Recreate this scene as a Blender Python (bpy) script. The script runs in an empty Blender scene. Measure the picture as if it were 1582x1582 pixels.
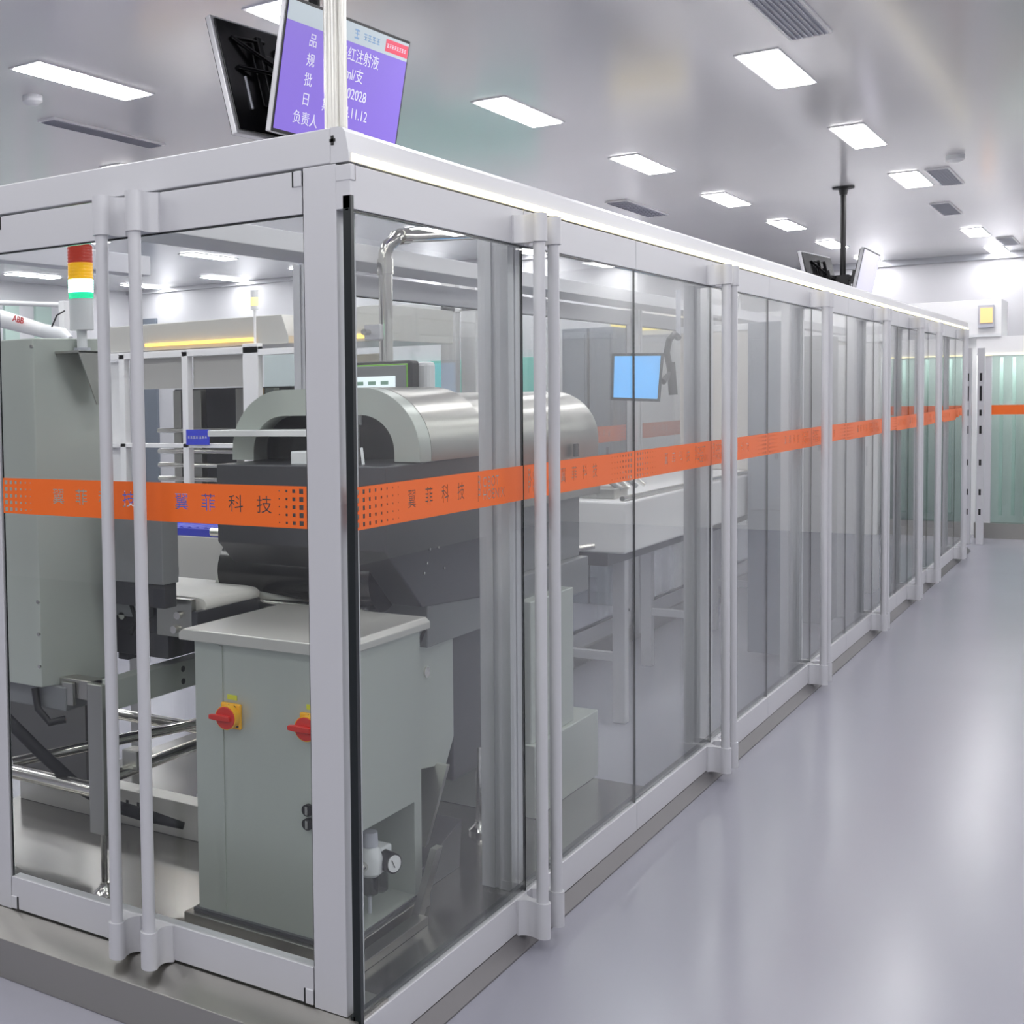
import bpy, bmesh, math, random
from mathutils import Vector, Matrix

# ------------------------------------------------------------------ camera, world, exposure
sc = bpy.context.scene
COL = sc.collection
F_PX, CX, CY, CAM_H = 1955.04, 218.18, 719.52, 1.6
RM = ((0.7797595, 0.6257261, -0.0210236), (0.0143395, -0.0514202, -0.9985742), (-0.6259149, 0.7783462, -0.0490680))
cam_d = bpy.data.cameras.new('camera')
cam = bpy.data.objects.new('camera', cam_d); COL.objects.link(cam)
cam_d.sensor_fit = 'HORIZONTAL'; cam_d.sensor_width = 36.0
cam_d.lens = F_PX / 1582 * 36
cam_d.shift_x = (791 - CX) / 1582; cam_d.shift_y = -(791 - CY) / 1582
cam_d.clip_start = 0.05; cam_d.clip_end = 200
M = Matrix.Identity(4)
for i in range(3):
    M[i][0] = RM[0][i]; M[i][1] = -RM[1][i]; M[i][2] = -RM[2][i]
M[2][3] = CAM_H
cam.matrix_world = M
sc.camera = cam
w = bpy.data.worlds.new('world'); sc.world = w; w.use_nodes = True
w.node_tree.nodes['Background'].inputs[0].default_value = (0.9, 0.95, 1, 1)
w.node_tree.nodes['Background'].inputs[1].default_value = 0.05
sc.view_settings.view_transform = 'Standard'; sc.view_settings.look = 'None'
sc.view_settings.gamma = 1; sc.view_settings.exposure = 1.35
sc.cycles.transparent_max_bounces = 64; sc.cycles.max_bounces = 8
sc.cycles.diffuse_bounces = 4; sc.cycles.glossy_bounces = 5; sc.cycles.transmission_bounces = 8
sc.cycles.sample_clamp_indirect = 6.0
CEIL = 3.14
PANEL_E = 11.0


def px_ray(px, py):
    v = ((px - CX) / F_PX, (py - CY) / F_PX, 1)
    return Vector([sum(RM[k][i] * v[k] for k in range(3)) for i in range(3)])


def P(px, py, ax, val):
    """world point where the line of sight through a photo pixel meets the plane axis=val"""
    d = px_ray(px, py); o = Vector((0, 0, CAM_H))
    return o + d * ((val - o[ax]) / d[ax])


def proj(p):
    q = Vector(p) - Vector((0, 0, CAM_H))
    c = [sum(RM[k][i] * q[i] for i in range(3)) for k in range(3)]
    if c[2] <= 0: return None
    return (F_PX * c[0] / c[2] + CX, F_PX * c[1] / c[2] + CY)


# ------------------------------------------------------------------ materials
def lin(c):
    return tuple(((x / 255) / 12.92 if x / 255 < .04045 else ((x / 255 + .055) / 1.055) ** 2.4) for x in c) + (1,)


MATS = {}


def mat(name, rgb, rough=.5, metal=0., spec=.5, emit=None, estr=0., noise=0., nscale=(8, 8, 8), bump=0., coat=0.):
    if name in MATS: return MATS[name]
    m = bpy.data.materials.new(name); m.use_nodes = True
    nt = m.node_tree; b = nt.nodes['Principled BSDF']
    c = lin(rgb)
    b.inputs['Base Color'].default_value = c
    b.inputs['Roughness'].default_value = rough; b.inputs['Metallic'].default_value = metal
    b.inputs['Specular IOR Level'].default_value = spec
    if coat: b.inputs['Coat Weight'].default_value = coat; b.inputs['Coat Roughness'].default_value = .08
    if emit:
        b.inputs['Emission Color'].default_value = lin(emit); b.inputs['Emission Strength'].default_value = estr
    if noise or bump:
        tc = nt.nodes.new('ShaderNodeTexCoord'); mp = nt.nodes.new('ShaderNodeMapping')
        mp.inputs['Scale'].default_value = nscale
        n = nt.nodes.new('ShaderNodeTexNoise'); n.inputs['Scale'].default_value = 1.; n.inputs['Detail'].default_value = 4
        nt.links.new(tc.outputs['Object'], mp.inputs[0]); nt.links.new(mp.outputs[0], n.inputs['Vector'])
        if noise:
            mr = nt.nodes.new('ShaderNodeMapRange')
            mr.inputs['To Min'].default_value = rough - noise; mr.inputs['To Max'].default_value = rough + noise
            nt.links.new(n.outputs['Fac'], mr.inputs[0]); nt.links.new(mr.outputs[0], b.inputs['Roughness'])
        if bump:
            bp = nt.nodes.new('ShaderNodeBump'); bp.inputs['Strength'].default_value = bump; bp.inputs['Distance'].default_value = .002
            nt.links.new(n.outputs['Fac'], bp.inputs['Height']); nt.links.new(bp.outputs[0], b.inputs['Normal'])
    MATS[name] = m
    return m


def glass_mat(name, tint, ior=1.45, rough=0.0):
    m = bpy.data.materials.new(name); m.use_nodes = True
    nt = m.node_tree; nt.nodes.clear()
    o = nt.nodes.new('ShaderNodeOutputMaterial'); mx = nt.nodes.new('ShaderNodeMixShader')
    t = nt.nodes.new('ShaderNodeBsdfTransparent'); t.inputs[0].default_value = tint
    g = nt.nodes.new('ShaderNodeBsdfGlossy'); g.inputs['Roughness'].default_value = rough
    lw = nt.nodes.new('ShaderNodeLayerWeight'); lw.inputs[0].default_value = .5      # Schlick reflectance of a thin pane
    pw = nt.nodes.new('ShaderNodeMath'); pw.operation = 'POWER'; pw.inputs[1].default_value = 5
    r0 = ((ior - 1) / (ior + 1)) ** 2
    ma = nt.nodes.new('ShaderNodeMath'); ma.operation = 'MULTIPLY_ADD'; ma.inputs[1].default_value = 1 - r0; ma.inputs[2].default_value = r0
    nt.links.new(lw.outputs['Facing'], pw.inputs[0]); nt.links.new(pw.outputs[0], ma.inputs[0])
    nt.links.new(ma.outputs[0], mx.inputs[0]); nt.links.new(t.outputs[0], mx.inputs[1]); nt.links.new(g.outputs[0], mx.inputs[2])
    nt.links.new(mx.outputs[0], o.inputs[0])
    MATS[name] = m
    return m


ALU = mat('anodised_aluminium', (206, 206, 210), .42, .25, noise=.04, nscale=(3, 3, 60))
ALU_D = mat('darker_aluminium_profile', (176, 178, 184), .38, .5)  # aluminium in a darker tone
STEEL = mat('brushed_stainless', (176, 176, 170), .30, 1., noise=.02, nscale=(200, 200, 2))
STEEL_H = mat('brushed_stainless_flat', (176, 174, 168), .28, 1., noise=.006, nscale=(2, 200, 200))
STEEL_S = mat('satin_stainless', (190, 196, 189), .34, .4, noise=.02, nscale=(200, 200, 3))
CHROME = mat('polished_tube', (214, 212, 206), .12, 1.)
DARK = mat('dark_machine_housing', (78, 78, 82), .35, .4)
GREYM = mat('grey_machine_housing', (134, 136, 138), .4, .3)
BLACK = mat('black_plastic', (18, 18, 20), .45)
BLACK_G = mat('black_gloss', (14, 14, 17), .22)
RUBBER = mat('black_rubber', (22, 23, 27), .7)
WHITE = mat('white_enamel', (236, 236, 237), .35)
WHITE_P = mat('white_plastic', (226, 228, 230), .4)
BELT = mat('white_belt', (238, 236, 230), .5)
ORANGE = mat('orange_film', (240, 108, 32), .45)
RED = mat('red_plastic', (206, 40, 26), .32)
YELLOW = mat('yellow_plastic', (244, 180, 22), .38)
BLUE = mat('blue_plastic', (52, 62, 190), .4)
BLUE_M = mat('blue_enamel', (46, 108, 196), .4)
TEAL = mat('teal_panel', (120, 205, 190), .3)
SLATE = mat('slate_cabinet', (112, 120, 132), .4)
FLOOR = mat('epoxy_floor', (143, 143, 154), .24, 0, .5, noise=.05, nscale=(.8, .8, .8))
WALL = mat('white_wall_panel', (204, 204, 208), .35)
CEILM = mat('glossy_ceiling_panel', (220, 219, 220), .16, 0, .6, noise=.03, nscale=(.6, .6, .6))
GRILLE = mat('grey_grille', (186, 188, 198), .5)
LIGHT_M = mat('light_diffuser', (255, 255, 255), .5, emit=(255, 253, 255), estr=PANEL_E)
LED_M = mat('warm_led_strip', (255, 250, 220), .5, emit=(255, 240, 172), estr=1.7)
LEDY_M = mat('amber_led_strip', (255, 210, 110), .5, emit=(255, 200, 96), estr=.7)
SEAL = mat('dark_glass_edge', (16, 24, 26), .25)
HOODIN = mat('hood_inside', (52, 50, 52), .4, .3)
G_DOOR = glass_mat('clear_glass', (.955, .968, .962, 1))
G_TEAL = glass_mat('greenish_glass', (.87, .925, .905, 1))
POLE = mat('satin_pole', (206, 204, 198), .3, .85)
PALE_ST = mat('pale_stainless', (204, 203, 198), .34, .4)
PLATE = mat('floor_plate_steel', (128, 126, 122), .2, .9)
G_SMOKE = glass_mat('smoked_acrylic', (.52, .52, .52, 1))


# ------------------------------------------------------------------ geometry helpers
class MB:
    def __init__(s): s.b = bmesh.new()

    def poly_prism(s, pts, axis, a, b):
        """pts: list of 2D points; axis 0/1/2 extrusion axis; remaining axes in order"""
        def mk(p, h):
            c = [0, 0, 0]; c[axis] = h
            o = [i for i in range(3) if i != axis]; c[o[0]], c[o[1]] = p
            return s.b.verts.new(c)
        A = [mk(p, a) for p in pts]; B = [mk(p, b) for p in pts]
        n = len(pts)
        s.b.faces.new(A[::-1]); s.b.faces.new(B)
        for i in range(n):
            s.b.faces.new((A[i], A[(i + 1) % n], B[(i + 1) % n], B[i]))
        return s

    def box(s, x0, x1, y0, y1, z0, z1):
        return s.poly_prism([(x0, y0), (x1, y0), (x1, y1), (x0, y1)], 2, z0, z1)

    def ring_loft(s, rings, cap=True):
        L = [[s.b.verts.new(p) for p in r] for r in rings]
        for A, B in zip(L, L[1:]):
            n = len(A)
            for i in range(n): s.b.faces.new((A[i], A[(i + 1) % n], B[(i + 1) % n], B[i]))
        if cap:
            s.b.faces.new(L[0][::-1]); s.b.faces.new(L[-1])
        return s

    def tube(s, pts, r, n=16):
        pts = [Vector(p) for p in pts]; rings = []
        up = None
        for i, p in enumerate(pts):
            if i == 0: t = pts[1] - p
            elif i == len(pts) - 1: t = p - pts[i - 1]
            else: t = (pts[i + 1] - p).normalized() + (p - pts[i - 1]).normalized()
            t.normalize()
            if up is None:
                up = Vector((0, 0, 1)) if abs(t.z) < .9 else Vector((1, 0, 0))
            u = (up - t * up.dot(t)).normalized(); v = t.cross(u); up = u
            rr = r[i] if isinstance(r, (list, tuple)) else r
            rings.append([p + (u * math.cos(k * 2 * math.pi / n) + v * math.sin(k * 2 * math.pi / n)) * rr for k in range(n)])
        return s.ring_loft(rings)

    def quad(s, *pts):
        s.b.faces.new([s.b.verts.new(p) for p in pts]); return s

    def build(s, name, m, parent=None, bev=0., smooth=False, world=True, kind=None, segs=2, label=None):
        b = s.b
        bmesh.ops.recalc_face_normals(b, faces=b.faces)
        if bev:
            es = [e for e in b.edges if len(e.link_faces) == 2 and e.calc_face_angle(0) > .6]
            bmesh.ops.bevel(b, geom=es, offset=bev, segments=segs, affect='EDGES', profile=.5, clamp_overlap=True)
        me = bpy.data.meshes.new(name)
        b.to_mesh(me); b.free()
        ms = m if isinstance(m, (list, tuple)) else [m]
        for q in ms: me.materials.append(q)
        if smooth:
            for f in me.polygons: f.use_smooth = True
            try: me.set_sharp_from_angle(angle=math.radians(40))
            except Exception: pass
        o = bpy.data.objects.new(name, me); COL.objects.link(o)
        if parent is not None:
            o.parent = parent
            if world:  # vertices were given in world space: bring them into the parent's frame
                W = WM(parent)
                me.transform(W.inverted())
        if kind: o['kind'] = kind
        if label: o['label'] = label
        return o


def WM(o):
    m = Matrix.LocRotScale(o.location, o.rotation_euler.to_quaternion(), None)
    return WM(o.parent) @ m if o.parent else m


def tag(o, label, cat, group=None, kind=None):
    o['label'] = label; o['category'] = cat
    if group: o['group'] = group
    if kind: o['kind'] = kind
    return o


def thing(name, label, cat, loc=(0, 0, 0), rz=0., group=None):
    o = bpy.data.objects.new(name, None); COL.objects.link(o)
    o.empty_display_size = .1
    o.location = loc; o.rotation_euler = (0, 0, rz)
    return tag(o, label, cat, group)


def struct(mb, name, m, **k):
    return mb.build(name, m, kind='structure', **k)


def arc(cx, cy, r, a0, a1, n):
    return [(cx + r * math.cos(math.radians(a0 + (a1 - a0) * i / n)), cy + r * math.sin(math.radians(a0 + (a1 - a0) * i / n))) for i in range(n + 1)]


def text_curve(body, size, x, y, align='LEFT', bold=0., sx=1.):
    cu = bpy.data.curves.new('lettering', 'FONT'); cu.body = body; cu.size = size
    cu.align_x = align; cu.align_y = 'CENTER'; cu.offset = bold
    cu.resolution_u = 3
    o = bpy.data.objects.new('lettering', cu); COL.objects.link(o)
    o.location = (x, y, 0); o.scale = (sx, 1, 1)
    bpy.ops.object.select_all(action='DESELECT')
    o.select_set(True); bpy.context.view_layer.objects.active = o
    bpy.ops.object.convert(target='CURVE')
    return bpy.context.view_layer.objects.active


def text_mesh(body, size, x, y, align='LEFT', bold=0., sx=1., ext=.0006):
    """flat lettering mesh in local x (right), z (up), facing -y"""
    o = text_curve(body, size, x, y, align, bold, sx)
    o.data.dimensions = '2D'; o.data.fill_mode = 'BOTH'; o.data.extrude = ext
    dg = bpy.context.evaluated_depsgraph_get(); dg.update()
    me = bpy.data.meshes.new_from_object(o.evaluated_get(dg))
    me.transform(o.matrix_world)
    me.transform(Matrix.Rotation(math.pi / 2, 4, 'X'))
    bpy.data.objects.remove(o)
    return me


def put_text(parent, body, size, x, z, y, m, name='lettering', align='LEFT', bold=0., sx=1.):
    me = text_mesh(body, size, x, z, align, bold, sx)
    me.transform(Matrix.Translation((0, y, 0)))
    me.materials.clear(); me.materials.append(m)
    o = bpy.data.objects.new(name, me); COL.objects.link(o); o.parent = parent
    return o


# ------------------------------------------------------------------ the room
XR, XL, YF, YE = -1.43, -2.70, 2.55, 14.55       # enclosure: aisle side, far side, front, end
ZB0, ZB1 = 2.137, 2.218                             # top beam

struct(MB().box(-12.6, 3.4, -3.6, 18.2, -.1, 0), 'floor', FLOOR)
struct(MB().box(-12.6, 3.4, -3.6, 18.2, CEIL, CEIL + .1), 'ceiling', CEILM)
struct(MB().box(-4.25, 3.3, 17.8, 18.1, 0, CEIL), 'wall_back', WALL)
struct(MB().box(-11.2, -4.25, 13.6, 13.9, 0, CEIL), 'wall_back_left', WALL)
struct(MB().box(-4.55, -4.25, 13.9, 18.1, 0, CEIL), 'wall_return', WALL)
struct(MB().box(-11.4, -11.1, -3.5, 13.9, 0, CEIL), 'wall_left', WALL)
struct(MB().box(3.1, 3.3, -3.5, 18.1, 0, CEIL), 'wall_right', WALL)
struct(MB().box(-11.4, 3.3, -3.6, -3.4, 0, CEIL), 'wall_front', WALL)
struct(MB().box(-4.25, -.5, 17.74, 17.8, CEIL - .07, CEIL), 'trim_1', ALU_D)
struct(MB().box(-11.1, -4.25, 13.55, 13.6, CEIL - .05, CEIL), 'trim_2', WALL)
# dark door leaf recess in the left corner and teal wall cladding, both far back
struct(MB().box(-10.95, -10.6, 13.56, 13.6, 0, 2.75), 'trim_3', SLATE)
struct(MB().box(-7.4, -5.3, 13.55, 13.6, 1.15, 2.02), 'trim_4', TEAL)

for k, (a_, b_) in enumerate([(4, 26), (52, 76)]):
    ya, yb = sorted((P(a_, 480, 0, -11.1).y, P(b_, 480, 0, -11.1).y))
    struct(MB().box(-11.1, -11.06, ya, yb, 0, 2.9), 'trim_%d' % (5 + k), mat('pale_green_cladding', (176, 198, 190), .35))
# ceiling lights on their grid: rows run away from the camera
ROWX = [-1.45 - 1.28 * i for i in range(8)]
COLY = [4.62 + 2.12 * j for j in range(7)]
ROWN = ['directly above the aisle edge of the glass enclosure', 'one row left of the enclosure edge', 'two rows left of the enclosure edge',
        'three rows left of the enclosure edge', 'four rows left of the enclosure edge', 'five rows left of the enclosure edge',
        'six rows left of the enclosure edge', 'last row by the left wall']
ORD = ['first', 'second', 'third', 'fourth', 'fifth', 'sixth', 'seventh']


def panel(cx_, cy_, label):
    t = thing('ceiling_light', label, 'ceiling light', (cx_, cy_, CEIL), group='ceiling light panels')
    MB().box(cx_ - .095, cx_ + .095, cy_ - .42, cy_ + .42, CEIL - .006, CEIL + .02).build('light_frame', WHITE, t)
    MB().box(cx_ - .082, cx_ + .082, cy_ - .40, cy_ + .40, CEIL - .010, CEIL - .004).build('diffuser', LIGHT_M, t)
    return t


def lamp(cx_, cy_, sx, sy):
    l = bpy.data.lights.new('panel_lamp', 'AREA'); l.shape = 'RECTANGLE'; l.size = sx; l.size_y = sy
    l.energy = PANEL_E * sx * sy * math.pi
    o = bpy.data.objects.new('panel_lamp', l); COL.objects.link(o); o.location = (cx_, cy_, CEIL - .012)


for i, X in enumerate(ROWX):
    n = 0
    for j, Y in enumerate(COLY):
        if Y > 13.4 and X < -4: continue
        if i == 0 and j == 4: continue
        q = [proj((X + a, Y + b, CEIL)) for a in (-.1, .1) for b in (-.42, .42)]
        if any(k and 0 < k[0] < 1582 and 0 < k[1] < 1582 for k in q):
            if not (j < 2 and i > 2):
                panel(X, Y, 'ceiling light panel %s, %s from the front' % (ROWN[i], ORD[n])); n += 1
            else:
                panel(X, Y, 'ceiling light panel %s, %s from the front' % (ROWN[i], ORD[n])); n += 1
        else:
            lamp(X, Y, .164, .80)
# lamps of the same kind outside the picture
for X in [-.17, 1.11, 2.3]:
    for j in range(-3, 6): lamp(X, 4.62 + 2.12 * j, .164, .80)
for X in ROWX[:5]:
    for j in (-3, -2, -1): lamp(X, 4.62 + 2.12 * j, .164, .80)


def vent(x, y, sx, sy, label, n=7):
    t = thing('air_vent', label, 'air vent', (x, y, CEIL), group='ceiling air vents')
    MB().box(x - sx / 2, x + sx / 2, y - sy / 2, y + sy / 2, CEIL - .012, CEIL + .02).build('vent_frame', WHITE, t, bev=.003)
    m = MB()
    for k in range(n):
        xa = x - sx / 2 + .012 + (sx - .024) * k / n
        m.poly_prism([(xa, CEIL - .012), (xa + .008, CEIL - .02), (xa + .011, CEIL - .02), (xa + .003, CEIL - .012)], 1, y - sy / 2 + .02, y + sy / 2 - .02)
    MB().box(x - sx / 2 + .012, x + sx / 2 - .012, y - sy / 2 + .02, y + sy / 2 - .02, CEIL - .014, CEIL - .011).build('vent_backing', GRILLE, t)
    m.build('louvre', GRILLE, t)
    return t


vent(-1.2, 5.72, .17, .95, 'grey louvred ceiling vent in front of the nearest light above the aisle edge')
vent(-1.24, 11.0, .15, .9, 'grey louvred ceiling vent beside the third light above the enclosure edge')
vent(-1.27, 16.4, .15, .9, 'small grey ceiling vent beside the farthest lights by the back wall')
vent(-1.45, 12.98, .15, .9, 'pale flush ceiling vent between lights above the enclosure edge')
vent(-3.4, 10.9, .18, 1.1, 'dim flat ceiling vent left of the hanging far screens, above the enclosure beam')
vent(-4.68, 5.55, .12, .98, 'long narrow slot vent in the ceiling left of the black screen back')
t = thing('smoke_detector', 'round beige smoke detector on the ceiling beside the right-hand lights', 'smoke detector', (-1.08, 10.08, CEIL))
MB().tube([(-1.08, 10.08, CEIL + .01), (-1.08, 10.08, CEIL - .03), (-1.08, 10.08, CEIL - .045)], [.055, .055, .03]).build('detector_body', WHITE_P, t, smooth=True)
t = thing('smoke_detector', 'round beige smoke detector on the ceiling at the left picture edge', 'smoke detector', (-4.388, 4.655, CEIL))
MB().tube([(-4.388, 4.655, CEIL + .01), (-4.388, 4.655, CEIL - .03), (-4.388, 4.655, CEIL - .045)], [.05, .05, .03]).build('detector_body', WHITE_P, t, smooth=True)

# ------------------------------------------------------------------ the enclosure frame
fr = thing('enclosure_frame', 'light grey aluminium frame of the long glass machine enclosure with glowing edge strip', 'machine enclosure', (XR, YF, 0))
XFL = -3.40
MB().box(XFL, -1.478, YF, YF + .09, ZB0, ZB1).build('top_beam', ALU, fr, bev=.003)
mb = MB().poly_prism([(XR - .09, ZB0), (XR - .004, ZB0), (XR - .004, ZB0 + .02), (XR - .011, ZB1 - .014), (XR - .019, ZB1 - .004), (XR - .028, ZB1), (XR - .09, ZB1)], 1, YF + .1, YE)
mb.build('top_beam', ALU, fr)
# corner joint, rounded, with a cross-shaped slot
cj = MB().poly_prism([(-1.478, ZB0), (XR - .002, ZB0), (XR - .002, ZB0 + .02), (XR - .010, ZB1 - .014), (XR - .018, ZB1 - .003), (XR - .028, ZB1), (-1.478, ZB1)], 1, YF, YF + .1).build('corner_joint', ALU, fr)
MB().box(-1.4765, -1.4695, YF - .0015, YF + .02, 2.178, 2.199).box(-1.4800, -1.4655, YF - .0015, YF + .02, 2.185, 2.192).build('slot_hole', BLACK, cj)
MB().box(XR - .012, XR - .0005, YF + .014, YE - .05, ZB0 + .002, ZB0 + .019).build('led_strip', LED_M, fr, label='glowing warm white LED strip')
MB().box(XL + .06, XL + .26, YF + .10, YE - .08, ZB0, ZB0 + .07).build('top_beam', ALU, fr, bev=.003)
MB().box(XL + .08, XR - .09, YE - .08, YE, ZB0, ZB1).build('top_beam', ALU, fr, bev=.003)
MB().box(XFL, XFL + .08, YF + .09, 4.22, ZB0, ZB1).build('top_beam', ALU, fr, bev=.003)


def post(x0, x1, y0, y1, z0=.03, z1=ZB0, m=ALU):
    p = MB()
    g = .006; cx_, cy_ = (x0 + x1) / 2, (y0 + y1) / 2
    # extrusion profile with a slot in each side
    pts = [(x0, y0), (cx_ - g, y0), (cx_ - g, y0 + .008), (cx_ + g, y0 + .008), (cx_ + g, y0), (x1, y0), (x1, cy_ - g), (x1 - .008, cy_ - g), (x1 - .008, cy_ + g), (x1, cy_ + g),
           (x1, y1), (x0, y1)]
    return p.poly_prism(pts, 2, z0, z1).build('post', m, fr)


MB().box(-1.553, -1.465, YF, YF + .088, .148, ZB0 - .001).build('corner_post', ALU, fr, bev=.002)
MB().box(-2.655, -2.566, YF, YF + .018, .148, ZB0 - .001).build('post', ALU, fr, bev=.002)
POSTY = [3.62, 5.74, 7.55, 9.43, 10.95, 12.0, 13.65]
for y in POSTY: post(-1.60, -1.505, y, y + .095, m=ALU)
for y in [4.34, 6.4, 8.4, 10.4, 12.4, 14.4]: post(XL + .005, XL + .08, y, y + .08, m=ALU)
post(-1.54, -1.45, YE - .1, YE - .01)
# plinth: front with sloping ledge; low kick plate along the aisle
MB().poly_prism([(2.445, 0), (2.445, .112), (2.548, .147), (2.70, .147), (2.70, 0)], 0, XFL, XR - .005).build('plinth', STEEL_H, fr, bev=.002)
MB().poly_prism([(XR - .05, 0), (-1.397, 0), (-1.397, .005), (XR + .001, .0385), (XR - .05, .0385)], 1, 2.6, YE).build('plinth', mat('kick_plate_steel', (112, 110, 112), .45, .5), fr)
MB().box(XL, XL + .06, 4.3, YE, 0, .09).build('plinth', STEEL_H, fr)
fl = MB().box(XFL, XR - .05, 2.70, 4.9, .004, .10).build('floor_plate', PLATE, fr, label='reflective stainless floor plate inside the enclosure')

# ------------------------------------------------------------------ glass doors
TAPE_Z0, TAPE_Z1 = 1.297, 1.397
TAPES = {}


def tape_mesh(wd, key, items, dots):
    k = (round(wd, 3), key)
    if k in TAPES: return TAPES[k]
    cu = bpy.data.curves.new('orange_band', 'CURVE'); cu.dimensions = '2D'; cu.fill_mode = 'BOTH'; cu.extrude = .0004

    def rect(x0, y0, x1, y1):
        s = cu.splines.new('POLY'); s.points.add(3)
        for p, c in zip(s.points, [(x0, y0), (x1, y0), (x1, y1), (x0, y1)]): p.co = (c[0], c[1], 0, 1)
        s.use_cyclic_u = True
    h = TAPE_Z1 - TAPE_Z0
    rect(0, 0, wd, h)
    for (x, y, r) in dots: rect(x - r, y - r, x + r, y + r)
    o = bpy.data.objects.new('orange_band', cu); COL.objects.link(o)
    parts = []
    for (body, x, y, size, sx, bold) in items:
        parts.append(text_curve(body, size, x, y, 'LEFT', bold, sx))
    if parts:
        for q in parts:
            q.data.dimensions = '2D'
        bpy.ops.object.select_all(action='DESELECT')
        for q in parts: q.select_set(True)
        o.select_set(True); bpy.context.view_layer.objects.active = o
        bpy.ops.object.join()
    o.data.fill_mode = 'BOTH'; o.data.extrude = .0004
    dg = bpy.context.evaluated_depsgraph_get(); dg.update()
    me = bpy.data.meshes.new_from_object(o.evaluated_get(dg))
    me.transform(Matrix.Rotation(math.pi / 2, 4, 'X'))
    me.materials.clear(); me.materials.append(ORANGE)
    bpy.data.objects.remove(o)
    TAPES[k] = me
    return me


def dots(x0, step, n, direction):
    """five rows of square holes; they shrink towards the text"""
    out = []
    for c in range(n):
        k = c if direction > 0 else n - 1 - c
        r = .0058 - .0042 * k / max(1, n - 1)
        for row in range(5): out.append((x0 + c * step, .012 + row * .019, r))
    return out


CN = '翼菲科技'


def spaced(x, pitch, size, sx=1.):
    return [(ch, x + k * pitch, .05, size, sx, .0016) for k, ch in enumerate(CN)]


def logo(x, s=1.):
    return [('R', x, .068, .052, .8, .002), ('P', x, .033, .052, .8, .002), ('OBOT', x + .034, .067, .041, .95, .0014), ('HOENIX', x + .034, .032, .041, .95, .0014)]


def door(name_label, loc, rz, wd, z0, z1, rail_b, rail_t, handle=None, tape=None, seal=None, group='glass doors of the machine enclosure', depth=.036, hinge=None, cat='glass door'):
    """local frame: x along the door, -y outwards, z up; origin at the hinge-side foot on the outer face"""
    t = thing('glass_door', name_label, cat, loc, rz, group)
    gz0, gz1 = z0 + rail_b, z1 - rail_t
    W_ = dict(parent=t, world=False)
    g = MB().box(.001, wd - .001, .006, .012, gz0 - .01, gz1 + .01)
    g = g.build('glass_pane', [G_DOOR, SEAL], **W_)
    for f in g.data.polygons:
        if abs(f.normal.x) > .9: f.material_index = 1
    MB().box(0, wd, 0, depth, gz1, z1).build('top_rail', ALU, bev=.0015, **W_)
    MB().box(0, wd, 0, depth, z0, gz0).build('bottom_rail', ALU, bev=.0015, **W_)
    (MB() if rz == 0 else MB().box(.0, wd, .014, .026, gz0 + .0, gz0 + .016)).box(.0, wd, .004, .012, gz1 - .004, gz1).build('gasket', SEAL, label='dark glazing gasket', **W_)
    if seal:
        x0 = 0 if seal == 'l' else wd - .014
        MB().box(x0, x0 + .014, -.002, .018, z0 + .02, gz1 + .03).build('edge_seal', SEAL, label='black edge seal', **W_)
    if hinge:
        x0 = .0 if hinge == 'l' else wd - .02
        s = -1 if hinge == 'l' else 1
        for zz in (z0 + .0, z1 - .036):
            MB().box(x0 - .0012, x0 + .02, -.003, depth + .001, zz - .0005, zz + .0365).build('hinge', ALU, bev=.002, **W_)
            xa = x0 - .006 if hinge == 'r' else x0 + .02
            MB().box(xa, xa + .006, -.0008, .01, zz, zz + .036).build('hinge_gap', BLACK, **W_)
    if handle:
        hx = .052 if handle == 'l' else wd - .052
        hd = MB().tube([(hx, -.066, z0 + .02), (hx, -.066, z1 - .02)], .0165, 20).build('handle', ALU, smooth=True, **W_)
        for (a, b) in ((z0 - .004, gz0), (gz1, z1 - (.022 if rz > 1 else 0))):
            br = []
            prof = [(.030, .0), (.030, -.006), (.022, -.012), (.015, -.022), (.0135, -.034), (.0155, -.044)]
            right = [(hx + p, q) for p, q in prof]
            left = [(hx - p, q) for p, q in prof][::-1]
            barrel = arc(hx, -.066, .0225, 45, -225, 14)
            m = MB().poly_prism(right + barrel + left, 2, a, b)
            m.build('bracket', ALU, hd, smooth=True, world=False)
    if tape:
        me = tape_mesh(wd - .004, *tape)
        o = bpy.data.objects.new('orange_band', me); COL.objects.link(o)
        o.parent = t; o.location = (.002, .0052, TAPE_Z0)
        o['label'] = 'orange film band with cut-out lettering and dots'
    return t


# front pair
x0, x1, xm = -2.563, -1.556, -2.058
wa = xm - .002 - x0; wb = x1 - xm - .002
door('front glass door left of the two near handles, on the short front face', (x0, YF, 0), 0, wa, .153, 2.131, .092, .100, 'r',
     ('fa', spaced(.19, .083, .046), dots(.012, .019, 6, 1)), hinge='l')
door('front glass door beside the near corner post, with violet-looking band letters', (xm + .002, YF, 0), 0, wb, .153, 2.131, .092, .100, 'l',
     ('fb', spaced(.105, .083, .046), dots(wb - .080, .0205, 4, -1)), hinge='r')
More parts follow.
